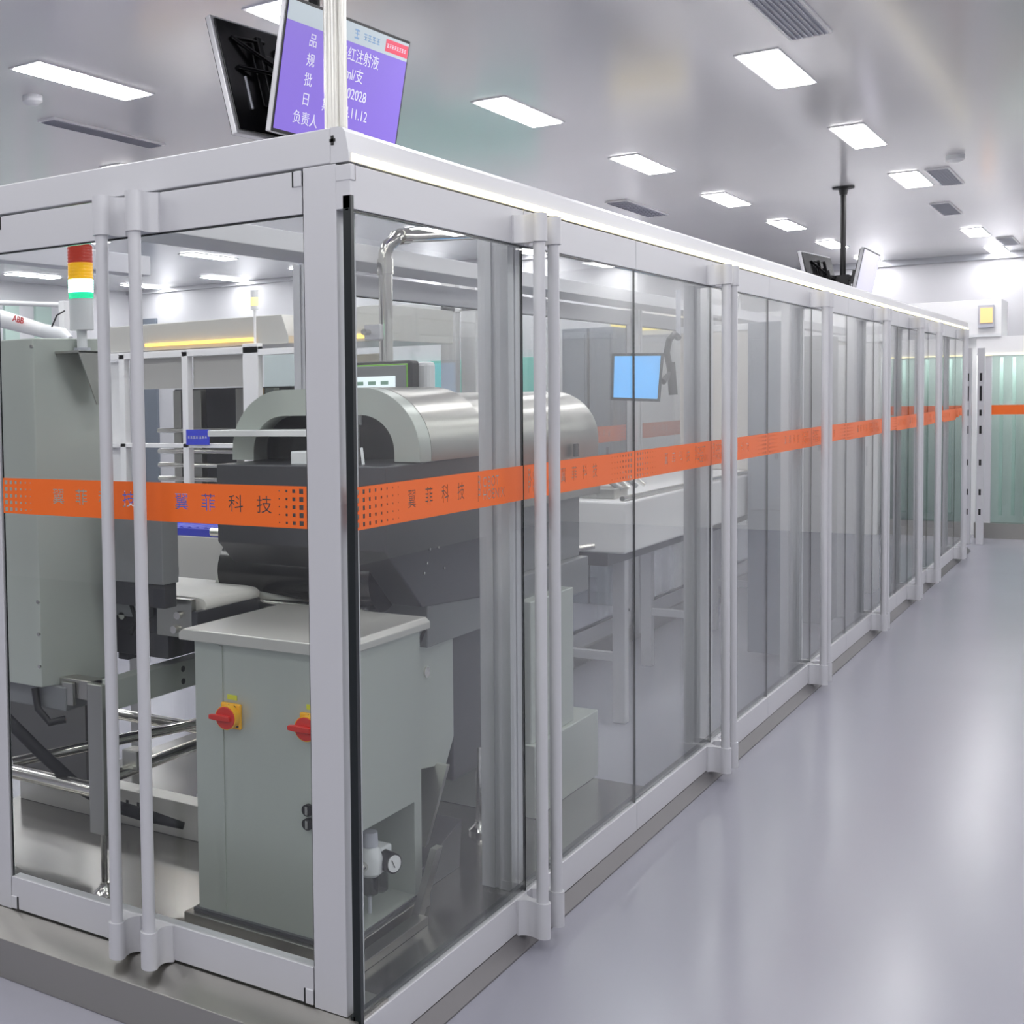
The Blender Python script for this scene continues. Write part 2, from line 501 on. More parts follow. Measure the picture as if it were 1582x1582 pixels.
# aisle side
B = [2.548, 3.555, 4.56, 5.535, 6.51, 7.48, 8.45, 9.36, 10.3, 10.85, 11.3, 11.85, 12.8, 13.6, 14.5]
for k in range(len(B) - 1):
    wd = B[k + 1] - B[k] - .004
    h = 'r' if k % 2 == 0 else 'l'
    if k == 0:
        tp = ('ra', spaced(.275, .094, .050, .9) + logo(.685), dots(.026, .0285, 8, 1))
    elif wd > .8:
        if k % 2: tp = ('rb', logo(-.0) [2:] + [] + spaced(.30, .094, .050, .9), dots(wd - .24, .0285, 8, -1)) if False else ('rb', logo(.03) + spaced(.29, .094, .050, .9), dots(wd - .24, .0285, 8, -1))
        else: tp = ('rc', spaced(.34, .094, .050, .9) + logo(.74), dots(.026, .0285, 8, 1))
    else:
        tp = ('rd', spaced(.05, .094, .050, .9), [])
    lab = ['nearest aisle-side glass door, next to the corner post, with the white-lettered orange band',
           'second aisle-side glass door, just past the nearest pair of handles', 'third aisle-side glass door, between the thin seam and the second handle pair',
           'fourth aisle-side glass door, just past the second handle pair', 'fifth aisle-side glass door, before the third handle pair',
           'sixth aisle-side glass door, just past the third handle pair', 'seventh aisle-side glass door, before the fourth handle pair',
           'eighth aisle-side glass door, just past the fourth handle pair', 'ninth aisle-side glass door, narrow, far along the enclosure',
           'tenth aisle-side glass door, narrow, just past the fifth handle pair', 'eleventh aisle-side glass door, narrow, before the sixth handle pair',
           'twelfth aisle-side glass door, just past the sixth handle pair', 'thirteenth aisle-side glass door, before the last handle pair',
           'last aisle-side glass door, at the far end of the enclosure'][k]
    door(lab, (XR, B[k] + .002, 0), math.pi / 2, wd, .040, 2.131, .100, .100, h, tp, seal='l' if k == 0 else None, hinge='l' if k == 0 else None)
# far (left) side, seen through the machine hall
LB = [4.43, 6.39, 8.39, 10.39, 12.39, 14.39]
for k in range(5):
    wd = LB[k + 1] - LB[k] - .09
    t = door('glass panel in the far side of the enclosure behind the machines, %s from the front' % ORD[k], (XL, LB[k + 1] - .005, 0), -math.pi / 2, wd, .09, 2.131, .09, .09, None,
             ('lf', spaced(.3, .094, .05, .9) + spaced(1.1, .094, .05, .9), dots(.026, .0285, 8, 1)), group='far-side glass panels', cat='glass panel')

# ------------------------------------------------------------------ chrome pole on the corner
t = thing('support_pole', 'polished chrome pole rising from the enclosure corner to the ceiling', 'pole', (-1.52, YF + .10, ZB1))
MB().tube([(-1.52, YF + .10, ZB1), (-1.52, YF + .10, CEIL)], .027, 32).build('pole_tube', POLE, t, smooth=True)
MB().tube([(-1.494, YF + .081, ZB1), (-1.494, YF + .081, CEIL)], .006, 12).build('pole_tube', POLE, t, smooth=True)

# ------------------------------------------------------------------ hanging screens
SCR_P = mat('violet_screen', (128, 104, 208), .3, emit=(150, 122, 230), estr=.13)
SCR_L = mat('pale_screen_header', (190, 202, 208), .3, emit=(210, 224, 232), estr=.1)
SCR_R = mat('red_screen_tag', (216, 70, 96), .3, emit=(214, 70, 96), estr=.2)
SCR_W = mat('white_screen_text', (225, 224, 236), .4, emit=(240, 238, 250), estr=.12)
SCR_B = mat('blue_screen_text', (140, 176, 214), .4, emit=(110, 170, 226), estr=.05)
SCR_PALE = mat('pale_screen', (222, 220, 236), .3, emit=(222, 220, 240), estr=.1)  # lavender display; overexposure at a grazing angle is put into the colour
BEZEL = mat('silver_bezel', (196, 196, 200), .35, .3)


def glyph_blocks(x, z, y, sz, n, m, parent):
    mb_ = MB(); rnd = random.Random(n * 7 + 1)
    for k in range(n):
        a = x + k * sz * 1.08
        for (u0, u1, v0, v1) in ((0, .8, .30, .42), (.05, .75, -.06, .06), (0, .8, -.44, -.32), (.34, .46, -.44, .44)):
            mb_.box(a + u0 * sz, a + u1 * sz, y, y + .0006, z + (v0 + rnd.uniform(-.04, .04)) * sz, z + v1 * sz)
    return mb_.build('screen_marks', m, parent, world=False)


def screen(label, c, az, tilt, roll, W_, H_, face, text=None, mx=0., group='hanging information screens'):
    t = thing('hanging_screen', label, 'screen', c, group=group)
    n0 = Vector((math.sin(az), -math.cos(az), 0)); u = Vector((math.cos(az), math.sin(az), 0))
    n = n0 * math.cos(tilt) + Vector((0, 0, -math.sin(tilt))); wv = n.cross(u)
    u2 = u * math.cos(roll) + wv * math.sin(roll); w2 = -u * math.sin(roll) + wv * math.cos(roll)
    Rm = Matrix((u2, -n, w2)).transposed()          # local x right, -y towards the viewer, z up
    t.rotation_euler = Rm.to_euler()
    K = dict(parent=t, world=False)
    MB().box(-W_ / 2, W_ / 2, 0, .022, -H_ / 2, H_ / 2).build('casing', BEZEL, bev=.004, label='silver edged casing', **K)
    MB().box(-W_ / 2 + .012, W_ / 2 - .012, .022, .030, -H_ / 2 + .012, H_ / 2 - .012).build('back_cover', BLACK_G, bev=.004, label='glossy black back', **K)
    MB().box(-W_ / 2 + .002, W_ / 2 - .002, -.0015, .001, -H_ / 2 + .002, H_ / 2 - .002).build('bezel', BLACK, **K)
    s = MB().box(-W_ / 2 + .01, W_ / 2 - .01, -.003, -.001, -H_ / 2 + .012, H_ / 2 - .012).build('display', face, **K)
    # bracket on the back: plate, two rails, pivoting arms
    br = MB().box(mx - .10, mx + .10, .030, .040, -.10, .10).build('mount_plate', BLACK_G, bev=.003, **K)
    for xx in (-.085, .06):
        MB().box(mx + xx, mx + xx + .025, .040, .062, -.17, .15).build('mount_rail', BLACK_G, br, bev=.003, world=False)
    MB().tube([(mx + .19, .034, .14), (mx - .02, .085, .0)], .008, 10).tube([(mx + .19, .034, .03), (mx - .02, .085, .0)], .008, 10).tube([(mx + .19, .034, .14), (mx + .05, .06, .13)], .006, 10).build('brace', BLACK_G, br, smooth=True, world=False)
    MB().tube([(mx, .06, .02), (0, .12, -.01)], .022, 14).box(mx - .035, mx + .035, .07, .10, -.04, .06).build('tilt_joint', BLACK_G, br, world=False, smooth=True)
    for xx in (-.2, -.13, .16, .26):
        MB().box(xx, xx + .008, .030, .037, -.12, .0).build('vent_slot', GRILLE, br, bev=.002, world=False)
    if text:
        MB().box(-W_ / 2 + .01, W_ / 2 - .01, -.0036, -.0025, H_ / 2 - .075, H_ / 2 - .012).build('screen_header', SCR_L, s, world=False)
        MB().box(W_ / 2 - .155, W_ / 2 - .012, -.0042, -.003, H_ / 2 - .064, H_ / 2 - .022).build('screen_tag', SCR_R, s, world=False)
        # the header marks are too blurred to read: kept as blurred little blocks
        glyph_blocks(W_ / 2 - .147, H_ / 2 - .043, -.0048, .0145, 8, SCR_W, s)
        glyph_blocks(W_ / 2 - .290, H_ / 2 - .043, -.0042, .024, 4, SCR_B, s)
        glyph_blocks(W_ / 2 - .345, H_ / 2 - .043, -.0042, .034, 1, SCR_B, s)
        x = -W_ / 2 + .135
        for k, (a, bb, bx) in enumerate([('品', '丹红注射液', .245), ('规', '20ml/支', .245), ('批', '24102028', .238), ('日', '2024.11.12', .220), ('负责人', '', 0)]):
            z = H_ / 2 - .118 - k * .0625
            put_text(s, a, .046, x - (.035 if k == 4 else 0), z, -.0046, SCR_W)
            if k in (0, 1, 2, 3):
                put_text(s, '名格号期'[k], .046, x + .115, z, -.0046, SCR_W)
                put_text(s, bb, .050, -W_ / 2 + .31, z, -.0046, SCR_W, sx=.95)
    return t


screen('violet information screen with white text, facing the aisle behind the chrome pole', (-2.188, 3.872, 2.678), 1.483, .167, -.019, .73, .43, SCR_P, True)
screen('screen with its glossy black back to us, left of the violet screen', (-2.442, 3.907, 2.696), 4.604, .264, 0, .73, .43, SCR_P, mx=.10)
screen('pale washed-out far screen hanging above the enclosure, facing the aisle', (-1.733, 10.95, 2.42), 1.58, .189, 0, .73, .43, SCR_PALE)
screen('far screen seen from its black back, left of the pale far screen', (-2.06, 10.95, 2.43), 4.62, .2, 0, .73, .43, SCR_PALE)


def hanger(x, y, zb, label):
    t = thing('ceiling_mount', label, 'ceiling mount', (x, y, CEIL), group='black ceiling mounts for screens')
    MB().tube([(x, y, CEIL - .001), (x, y, CEIL - .012)], .075, 20).build('ceiling_flange', BLACK, t, smooth=True)
    MB().tube([(x, y, CEIL - .012), (x, y, CEIL - .06)], [.035, .026], 16).build('collar', BLACK, t, smooth=True)
    MB().tube([(x, y, CEIL - .05), (x, y, zb)], .020, 16).build('drop_pole', BLACK, t, smooth=True)
    MB().box(x - .05, x + .05, y - .05, y + .05, zb - .02, zb + .09).build('hub', BLACK, t, bev=.006)
    return t


hanger(-2.318, 3.90, 2.64, 'black ceiling mount hidden behind the violet screen, holding both near screens')
hanger(-1.90, 11.0, 2.38, 'black ceiling pole holding the two far screens above the enclosure')

# ------------------------------------------------------------------ control cabinet behind the corner
ZP = .10
cab = thing('control_cabinet', 'stainless control cabinet with overhanging lid behind the near corner post', 'cabinet', (-1.9, 3.1, ZP))
cx0, cx1, cy0, cy1, cz0, cz1 = -2.138, -1.672, 2.885, 3.36, .135, .925
ry0, ry1, rz0, rz1, rdx = 2.965, 3.315, .15, .425, .2
b = MB()
b.quad((cx0, cy0, cz0), (cx1, cy0, cz0), (cx1, cy0, cz1), (cx0, cy0, cz1))
b.quad((cx0, cy1, cz0), (cx0, cy1, cz1), (cx1, cy1, cz1), (cx1, cy1, cz0))
b.quad((cx0, cy0, cz0), (cx0, cy0, cz1), (cx0, cy1, cz1), (cx0, cy1, cz0))
b.quad((cx0, cy0, cz0), (cx0, cy1, cz0), (cx1, cy1, cz0), (cx1, cy0, cz0))
b.quad((cx0, cy0, cz1), (cx1, cy0, cz1), (cx1, cy1, cz1), (cx0, cy1, cz1))
for (a0, a1, b0, b1) in [(cy0, cy1, cz0, rz0), (cy0, cy1, rz1, cz1), (cy0, ry0, rz0, rz1), (ry1, cy1, rz0, rz1)]:
    b.quad((cx1, a0, b0), (cx1, a1, b0), (cx1, a1, b1), (cx1, a0, b1))
xi = cx1 - rdx
b.quad((xi, ry0, rz0), (xi, ry1, rz0), (xi, ry1, rz1), (xi, ry0, rz1))
b.quad((xi, ry0, rz0), (cx1, ry0, rz0), (cx1, ry1, rz0), (xi, ry1, rz0))
b.quad((xi, ry0, rz1), (xi, ry1, rz1), (cx1, ry1, rz1), (cx1, ry0, rz1))
b.quad((xi, ry0, rz0), (xi, ry0, rz1), (cx1, ry0, rz1), (cx1, ry0, rz0))
b.quad((xi, ry1, rz0), (cx1, ry1, rz0), (cx1, ry1, rz1), (xi, ry1, rz1))
bmesh.ops.remove_doubles(b.b, verts=b.b.verts, dist=.0001)
body = b.build('body', STEEL_S, cab)
MB().box(cx0 + .085, cx0 + .097, cy0 - .004, cy0, cz0 + .02, cz1 - .01).build('panel_fold', STEEL_S, cab)
MB().poly_prism([(cx0 - .035, .925), (cx1 + .02, .925), (cx1 + .02, .945), (cx1 + .006, .958), (cx0 - .018, .958), (cx0 - .035, .945)], 1, cy0 - .03, cy1 + .03).build('lid', PALE_ST, cab, bev=.003)
MB().box(cx0 - .03, cx1 + .015, cy0 - .035, cy1 + .02, ZP, .136).build('base_frame', STEEL_H, cab, bev=.002)
MB().box(cx0 - .012, cx1 + .005, cy0 - .012, cy1, .136, .146).build('base_gasket', DARK, cab)
# sloping side bracket by the aisle glass
MB().box(-1.640, -1.600, 2.80, 3.25, ZP, .125).build('base_rail', STEEL_H, cab, bev=.002)
MB().poly_prism([(3.22, ZP), (3.27, ZP), (3.40, .28), (3.36, .28)], 0, -1.645, -1.625).build('side_bracket', STEEL_H, cab)


def isolator(x, z):
    s = MB().box(x - .033, x + .033, cy0 - .012, cy0, z - .036, z + .036).build('isolator_switch', YELLOW, cab, bev=.004)
    MB().tube([(x, cy0 - .012, z), (x, cy0 - .030, z), (x, cy0 - .036, z)], [.033, .034, .034], 32).build('dial', YELLOW, s, smooth=True)
    k = MB().tube([(x, cy0 - .034, z), (x, cy0 - .039, z)], .0315, 32)
    k.poly_prism([(x - .048, z - .006), (x - .03, z - .008), (x + .020, z - .007), (x + .020, z + .007), (x - .03, z + .008), (x - .048, z + .006)], 1, cy0 - .050, cy0 - .036)
    k.build('knob', RED, s, bev=.0015)
    for (u, v) in ((-.004, .030), (.014, .028), (.022, -.026)):
        MB().poly_prism([(x + u - .007, z + v), (x + u, z + v - .004), (x + u + .007, z + v), (x + u, z + v + .004)], 1, cy0 - .0128, cy0 - .012).build('position_mark', BLACK, s)
    MB().box(x - .016, x + .016, cy0 - .002, cy0, z + .044, z + .058).build('switch_label', mat('lime_label', (206, 212, 60), .5), s)


isolator(-2.010, .722); isolator(-1.752, .728)
for z in (.50, .462):
    l = MB().tube([(-1.765, cy0, z), (-1.765, cy0 - .014, z)], .016, 24).build('lock', BLACK, cab, smooth=True)
    MB().box(-1.769, -1.761, cy0 - .017, cy0 - .014, z - .011, z + .011).build('keyway', STEEL, l)

# air preparation unit in the recess
au = thing('air_regulator', 'grey compressed-air filter regulator with round gauge in the cabinet recess', 'air regulator', (-1.73, 3.13, .15))
ax_, ay_, az_ = -1.715, 3.12, .30
MB().tube([(ax_, ay_, az_ + .085), (ax_, ay_, az_ + .045)], [.024, .026], 20).build('adjust_knob', GRILLE, au, smooth=True)
MB().tube([(ax_, ay_, az_ + .045), (ax_, ay_, az_ + .03), (ax_, ay_, az_ + .012), (ax_, ay_, az_ - .03), (ax_, ay_, az_ - .04)], [.022, .032, .038, .036, .026], 20).build('valve_body', WHITE_P, au, smooth=True)
MB().tube([(ax_, ay_, az_ - .04), (ax_, ay_, az_ - .09), (ax_, ay_, az_ - .10)], [.027, .025, .012], 20).build('filter_bowl', G_SMOKE, au, smooth=True)
MB().tube([(ax_, ay_ + .065, az_ - .04), (ax_, ay_ + .065, az_ - .10), (ax_, ay_ + .065, az_ - .11)], [.022, .021, .010], 20).build('filter_bowl', G_SMOKE, au, smooth=True)
MB().box(ax_ - .025, ax_ + .025, ay_ + .03, ay_ + .09, az_ - .04, az_ + .03).build('manifold', WHITE_P, au, bev=.006)
g = MB().tube([(ax_ + .02, ay_ + .045, az_ - .004), (ax_ + .062, ay_ + .03, az_ - .004)], .029, 28).build('gauge', BLACK, au, smooth=True)
gd = Vector((.042, -.015, 0)).normalized()
g0 = Vector((ax_ + .062, ay_ + .03, az_ - .004))
MB().tube([g0, g0 + gd * .002], .024, 28).build('gauge_face', WHITE, g)
MB().tube([g0 + gd * .003 + Vector((0, 0, -.01)), g0 + gd * .003 + Vector((-.004, -.01, .012))], .0014, 6).build('gauge_needle', BLACK, g)
MB().tube([(ax_, ay_ - .03, az_ - .005), (ax_, ay_ - .06, az_ - .005)], .015, 16).tube([(ax_, ay_ - .06, az_ - .005), (ax_, ay_ - .10, az_ - .012)], .010, 16).build('elbow_fitting', CHROME, au, smooth=True)
MB().box(xi, ax_ - .02, ay_ - .02, ay_ + .08, az_ - .02, az_ + .02).build('mounting_bracket', STEEL, au)
MB().tube([(ax_, ay_, az_ - .10), (ax_, ay_, .151)], .006, 8).build('drain_tube', GRILLE, au, smooth=True)

# steel drop chute on the floor beside the cabinet
ch = thing('drop_chute', 'dark open steel chute on the floor behind the control cabinet', 'chute', (-1.75, 3.75, ZP))
MB().poly_prism([(3.45, ZP), (3.72, ZP), (3.74, .25), (3.45, .17)], 0, -1.86, -1.72).build('chute_box', DARK, ch, bev=.002)
MB().poly_prism([(3.50, .18), (3.74, .252), (3.80, .44), (3.76, .44)], 0, -1.87, -1.86).build('side_plate', STEEL, ch)
MB().poly_prism([(3.56, .20), (3.58, .20), (3.74, .42), (3.72, .42)], 0, -1.86, -1.76).build('slide_plate', STEEL, ch)

# ------------------------------------------------------------------ left column with signal tower
col = thing('machine_column', 'tall stainless box column at the left edge carrying the signal tower', 'machine column', (-2.75, 2.95, .72))
c0 = (-2.662, 2.80)
cp = [c0, (-2.585, 3.03), (-2.80, 3.10), (-2.90, 2.80)]
MB().poly_prism(cp, 2, .735, 1.805).build('column_body', STEEL_S, col, bev=.003)
for z in (.80, .90, 1.0, 1.78): MB().tube([(c0[0] - .006, c0[1] - .004, z), (c0[0] - .006, c0[1] + .004, z)], .006, 10).build('screw', CHROME, col)
MB().box(-2.90, -2.60, 2.84, 3.05, .66, .735).build('column_foot', GREYM, col, bev=.004)
MB().tube([(-2.72, 2.83, .72), (-2.70, 2.82, .66), (-2.66, 2.83, .62), (-2.62, 2.86, .63)], .012, 10).build('cable', BLACK, col, smooth=True)
# bracket with triangular cheeks
bk = MB()
for x in (-2.640, -2.545):
    bk.poly_prism([(2.86, 1.765), (3.0, 1.765), (3.0, 1.765), (2.97, 1.62)], 0, x, x + .004) if False else bk.poly_prism([(2.87, 1.762), (3.02, 1.762), (2.99, 1.60), (2.95, 1.60)], 0, x, x + .004)
bk.box(-2.640, -2.541, 2.87, 3.02, 1.758, 1.765)
bk.build('tower_bracket', STEEL, col)

tw = thing('signal_tower', 'red, yellow and glowing green signal tower on the left column', 'signal light', (-2.60, 2.95, 1.765), group='stacked signal lights')
tx, ty = -2.592, 2.945
GLOW_G = mat('green_lamp_glow', (120, 255, 200), .3, emit=(150, 255, 215), estr=2.2)
GREEN_L = mat('green_lens', (40, 190, 140), .25, emit=(40, 220, 160), estr=.35)
RED_L = mat('red_lens', (176, 58, 40), .25, emit=(190, 50, 30), estr=.15)
YEL_L = mat('yellow_lens', (226, 168, 20), .25, emit=(230, 170, 20), estr=.25)
MB().tube([(tx, ty, 1.765), (tx, ty, 1.775)], .026, 20).build('foot', GRILLE, tw, smooth=True)
MB().tube([(tx, ty, 1.775), (tx, ty, 1.83)], .016, 16).build('stem', WHITE_P, tw, smooth=True)
MB().tube([(tx, ty, 1.83), (tx, ty, 1.925)], .037, 28).build('tower_base', WHITE_P, tw, smooth=True)


def lens(z0, z1, m, nm, par):
    q = MB(); rings = []
    k = 5
    zs = []
    for i in range(k):
        a = z0 + (z1 - z0) * i / k; bz = z0 + (z1 - z0) * (i + 1) / k
        zs += [(a, .038), ((a + bz) / 2, .0395), (bz - .0005, .038)]
    return q.tube([(tx, ty, z) for z, r in zs], [r for z, r in zs], 28).build(nm, m, par, smooth=True)


lens(1.925, 1.945, GREEN_L, 'green_lens', tw); lens(1.945, 1.985, GLOW_G, 'green_lens', tw)
lens(1.985, 2.035, YEL_L, 'yellow_lens', tw); lens(2.035, 2.085, RED_L, 'red_lens', tw)
MB().tube([(tx, ty, 2.085), (tx, ty, 2.09)], [.038, .034], 28).build('cap', RED_L, tw, smooth=True)

# ------------------------------------------------------------------ weigher: support stand, conveyor
st = thing('machine_stand', 'stainless machine stand with chrome tube frame on the enclosure floor at left', 'machine stand', (-2.6, 3.1, ZP))
MB().box(-2.515, -2.455, 2.84, 2.90, .30, .76).build('leg', STEEL, st, bev=.004)


def foot(x, y, z, par, h=.2):
    q = MB().tube([(x, y, z + .03), (x, y, z + h)], .010, 12).build('foot_spindle', CHROME, par, smooth=True)
    MB().tube([(x, y, z), (x, y, z + .012), (x, y, z + .032), (x, y, z + .045)], [.036, .036, .016, .014], 24).build('foot_pad', CHROME, q, smooth=True)


foot(-2.485, 2.87, ZP, st, .21); foot(-2.485, 3.50, ZP, st, .21)
MB().box(-2.515, -2.455, 3.47, 3.53, .30, .76).build('leg', STEEL, st, bev=.004)
MB().box(-2.515, -2.455, 3.0, 3.06, .46, .52).build('crossbar', STEEL, st, bev=.003)
MB().tube([(-3.38, 2.88, .42), (-2.50, 2.88, .42)], .024, 18).build('frame_tube', CHROME, st, smooth=True)
MB().tube([(-2.485, 2.90, .46), (-2.485, 3.48, .46)], .020, 18).build('frame_tube', CHROME, st, smooth=True)
MB().tube([(-3.38, 3.50, .47), (-2.20, 3.50, .47)], .020, 18).build('frame_tube', CHROME, st, smooth=True)
MB().tube([(-2.90, 2.90, .44), (-2.55, 3.48, .50)], .018, 18).build('frame_tube', CHROME, st, smooth=True)
b = MB().box(-2.47, -2.42, 2.86, 3.62, .685, .775).build('side_beam', STEEL_S, st, bev=.002)
for z in (.71, .75): MB().tube([(-2.4195, 3.20, z), (-2.4185, 3.20, z)], .010, 14).build('bolt_hole', BLACK, b)
MB().box(-2.95, -2.47, 2.86, 2.92, .70, .76).build('front_beam', STEEL_H, st, bev=.002)
MB().box(-2.62, -2.575, 2.845, 2.858, .68, .75).build('bearing_plate', STEEL, st, bev=.002)
bb = MB().box(-3.38, -2.18, 3.42, 3.50, ZP, .225).build('base_channel', PALE_ST, st, bev=.003)
for k in range(5):
    x = -2.95 + .05 * k
    MB().box(x, x + .010, 3.417, 3.42, .17, .19).build('slot', BLACK, bb)
MB().box(-2.60, -2.18, 3.50, 3.66, .19, .235).build('base_shelf', WHITE, st, bev=.003)
MB().box(-2.42, -2.36, 3.80, 3.86, ZP, .40).build('leg', DARK, st)

MB().box(-3.38, -2.86, 3.22, 3.24, .27, .70).build('splash_panel', mat('dull_steel_panel', (112, 112, 110), .35, .8), st, label='dull grey steel splash panel')
t = thing('hose', 'thick black hose sagging behind the front handles', 'hose', (-2.6, 2.9, .3))
hp = [P(5, 1105, 1, 2.80), P(60, 1160, 1, 2.83), P(120, 1215, 1, 2.93), P(170, 1243, 1, 3.02), P(220, 1258, 1, 3.10), P(284, 1276, 1, 3.16)]
MB().tube(hp, [.020, .020, .020, .020, .021, .012], 14).build('hose_tube', RUBBER, t, smooth=True)

cv = thing('check_conveyor', 'short conveyor with white belt and dark side plate behind the front doors', 'conveyor', (-2.6, 3.25, .95))
bz = 1.0
prof = [(-3.30, bz - .05), (-2.31, bz - .05)] + arc(-2.29, bz - .025, .025, -60, 60, 8) + [(-2.31, bz), (-3.30, bz)]
MB().poly_prism(prof, 1, 3.12, 3.46).build('belt', BELT, cv, smooth=True)
MB().box(-3.25, -2.33, 3.095, 3.115, .88, .985).build('side_plate', DARK, cv, bev=.002)
MB().box(-2.42, -2.285, 3.07, 3.095, .88, 1.0).build('end_plate', STEEL, cv, bev=.002)
e2 = MB().box(-2.285, -2.262, 3.07, 3.50, .90, .965).build('nose_guard', DARK, cv, bev=.002)
for x, z in ((-2.33, .95), (-2.345, .905), (-2.55, .93), (-2.62, .89), (-2.74, .95)):
    MB().tube([(x, 3.07, z), (x, 3.055, z)], .012, 14).build('screw', CHROME, cv, smooth=True)
MB().box(-2.62, -2.45, 3.055, 3.095, .93, .99).build('clamp_block', GREYM, cv, bev=.003)
MB().tube([(-2.50, 3.04, .98), (-2.47, 3.03, .93), (-2.50, 3.04, .88)], .007, 10).build('cable', BLACK, cv, smooth=True)
MB().box(-2.95, -2.40, 3.10, 3.46, .80, .88).build('under_tray', DARK, cv, bev=.002)
MB().box(-2.62, -2.58, 3.12, 3.40, .775, .80).build('cross_member', DARK, cv)

t = thing('weigher_head', 'grey stainless weigher head standing over the conveyor between the front handles', 'machine head', (-2.4, 3.06, 1.0))
MB().box(-2.53, -2.315, 2.97, 3.05, 1.055, 1.29).build('head_body', GREYM, t, bev=.003)
MB().box(-2.54, -2.325, 2.99, 3.05, .98, 1.055).build('mounting_plate', DARK, t, bev=.002)
MB().box(-2.74, -2.70, 3.04, 3.10, .98, 1.06).build('sensor', DARK, t, bev=.003)
MB().box(-2.705, -2.665, 3.05, 3.09, 1.0, 1.075).build('sensor', WHITE_P, t, bev=.003)

# ------------------------------------------------------------------ tunnel machine with rounded hoods
tm = thing('tunnel_machine', 'inspection machine with rounded stainless tunnel hoods over a dark body', 'machine', (-2.1, 4.2, ZP))
hx0, hx1, hz0, hz1 = -2.42, -1.735, 1.405, 1.635


def arch(x0, x1, zb, zt, r, t_):
    """arch profile (outer then inner) as a closed ribbon"""
    outer = [(x0, zb)] + arc(x0 + r, zt - r, r, 180, 90, 10) + arc(x1 - r, zt - r, r, 90, 0, 10) + [(x1, zb)]
    r2 = r - t_
    inner = [(x1 - t_, zb)] + arc(x1 - r, zt - r, r2, 0, 90, 10) + arc(x0 + r, zt - r, r2, 90, 180, 10) + [(x0 + t_, zb)]
    return outer + inner


MB().poly_prism(arch(hx0, hx1, hz0, hz1, .20, .085), 1, 3.5, 3.58).build('hood_end_frame', STEEL_S, tm, smooth=True)
MB().poly_prism(arch(hx0 - .001, hx1 + .001, hz0, hz1 + .001, .20, .004), 1, 3.578, 3.99).build('hood', STEEL_H, tm, smooth=True)
MB().poly_prism(arch(hx0 + .03, hx1 - .03, hz0 - .06, hz1 - .02, .19, .004), 1, 4.02, 5.12).build('hood', STEEL_H, tm, smooth=True)
MB().poly_prism(arch(hx0 + .03, hx1 - .03, hz0 - .06, hz1 - .02, .19, .05), 1, 5.12, 5.15).build('hood_end_frame', STEEL, tm, smooth=True)
MB().box(hx0 + .05, hx1 - .05, 5.02, 5.12, 1.2, 1.5).build('hood_end_wall', GREYM, tm)
MB().box(hx0 + .03, hx1 - .022, 4.02, 5.15, 1.20, 1.335).build('hood_skirt', STEEL_H, tm, bev=.003)
MB().box(hx1 - .022, hx1 - .010, 4.84, 4.875, 1.36, 1.41).build('latch', BLACK, tm, bev=.002)
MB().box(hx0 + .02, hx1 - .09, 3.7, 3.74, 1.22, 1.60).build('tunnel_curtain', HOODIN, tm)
MB().box(hx0 - .03, hx1 - .29, 3.40, 3.56, 1.486, 1.506).build('front_shelf', WHITE, tm, bev=.002)
MB().box(hx0 + .06, hx1 - .30, 3.62, 3.68, 1.10, 1.48).build('front_window', BLACK_G, tm, bev=.003)
MB().box(hx0 + .03, hx0 + .06, 3.58, 3.68, 1.05, 1.48).build('window_frame', GREYM, tm)
# valves and hoses under the arch
for k, x in enumerate((-2.06, -1.99, -1.93)):
    v = MB().tube([(x, 3.46, 1.36), (x, 3.46, 1.52)], .012, 12).tube([(x, 3.46, 1.52), (x, 3.46, 1.55)], .019, 12).build('valve', GREYM, tm, smooth=True)
for k in range(4):
    x = -2.05 + .05 * k
    MB().tube([(x, 3.44, 1.45), (x + .02, 3.42, 1.38), (x - .01, 3.43, 1.30), (x - .04, 3.44, 1.24)], .005, 8).build('air_hose', WHITE_P, tm, smooth=True)
MB().box(-2.13, -2.03, 3.40, 3.47, 1.15, 1.44).build('valve_block', WHITE_P, tm, bev=.004)
# dark body with chamfered foot
MB().poly_prism([(3.32, 1.40), (3.32, 1.15), (3.55, .955), (4.05, .925), (4.05, 1.405)], 0, -2.36, -1.757).build('side_panel', DARK, tm, bev=.004)
sp = tm
for (y, z) in ((3.60, 1.13), (3.66, 1.13), (3.58, 1.09), (3.56, 1.06), (3.70, 1.06)):
    MB().tube([(-1.757, y, z), (-1.752, y, z)], .004, 8).build('screw', CHROME, tm)
MB().box(-2.30, -1.765, 3.60, 5.03, .82, .955).build('lower_housing', GREYM, tm, bev=.003)
MB().box(-2.30, -1.80, 4.05, 5.03, .955, 1.20).build('rear_housing', GREYM, tm, bev=.003)
MB().tube([(-2.42, 3.50, 1.04), (-1.86, 3.50, 1.04)], .10, 24).build('drive_drum', BLACK_G, tm, smooth=True)
MB().tube([(-2.44, 3.42, .945), (-1.88, 3.42, .945)], .018, 14).tube([(-2.44, 3.40, 1.17), (-1.88, 3.40, 1.17)], .014, 14).build('roller', CHROME, tm, smooth=True)
MB().tube([(-2.44, 3.46, .99), (-1.88, 3.46, .88)], .05, 18).build('roller', STEEL, tm, smooth=True)
MB().box(-2.25, -1.80, 3.85, 4.25, .33, .82).build('pedestal', DARK, tm, bev=.005)
gb = MB().poly_prism([(3.52, .44), (3.80, .40), (3.86, .48), (3.86, .84), (3.60, .84), (3.52, .72)], 0, -1.98, -1.80).build('gearbox', STEEL_S, tm, bev=.004)
MB().tube([(-1.80, 3.66, .73), (-1.795, 3.66, .73)], .018, 16).build('screw', CHROME, gb)
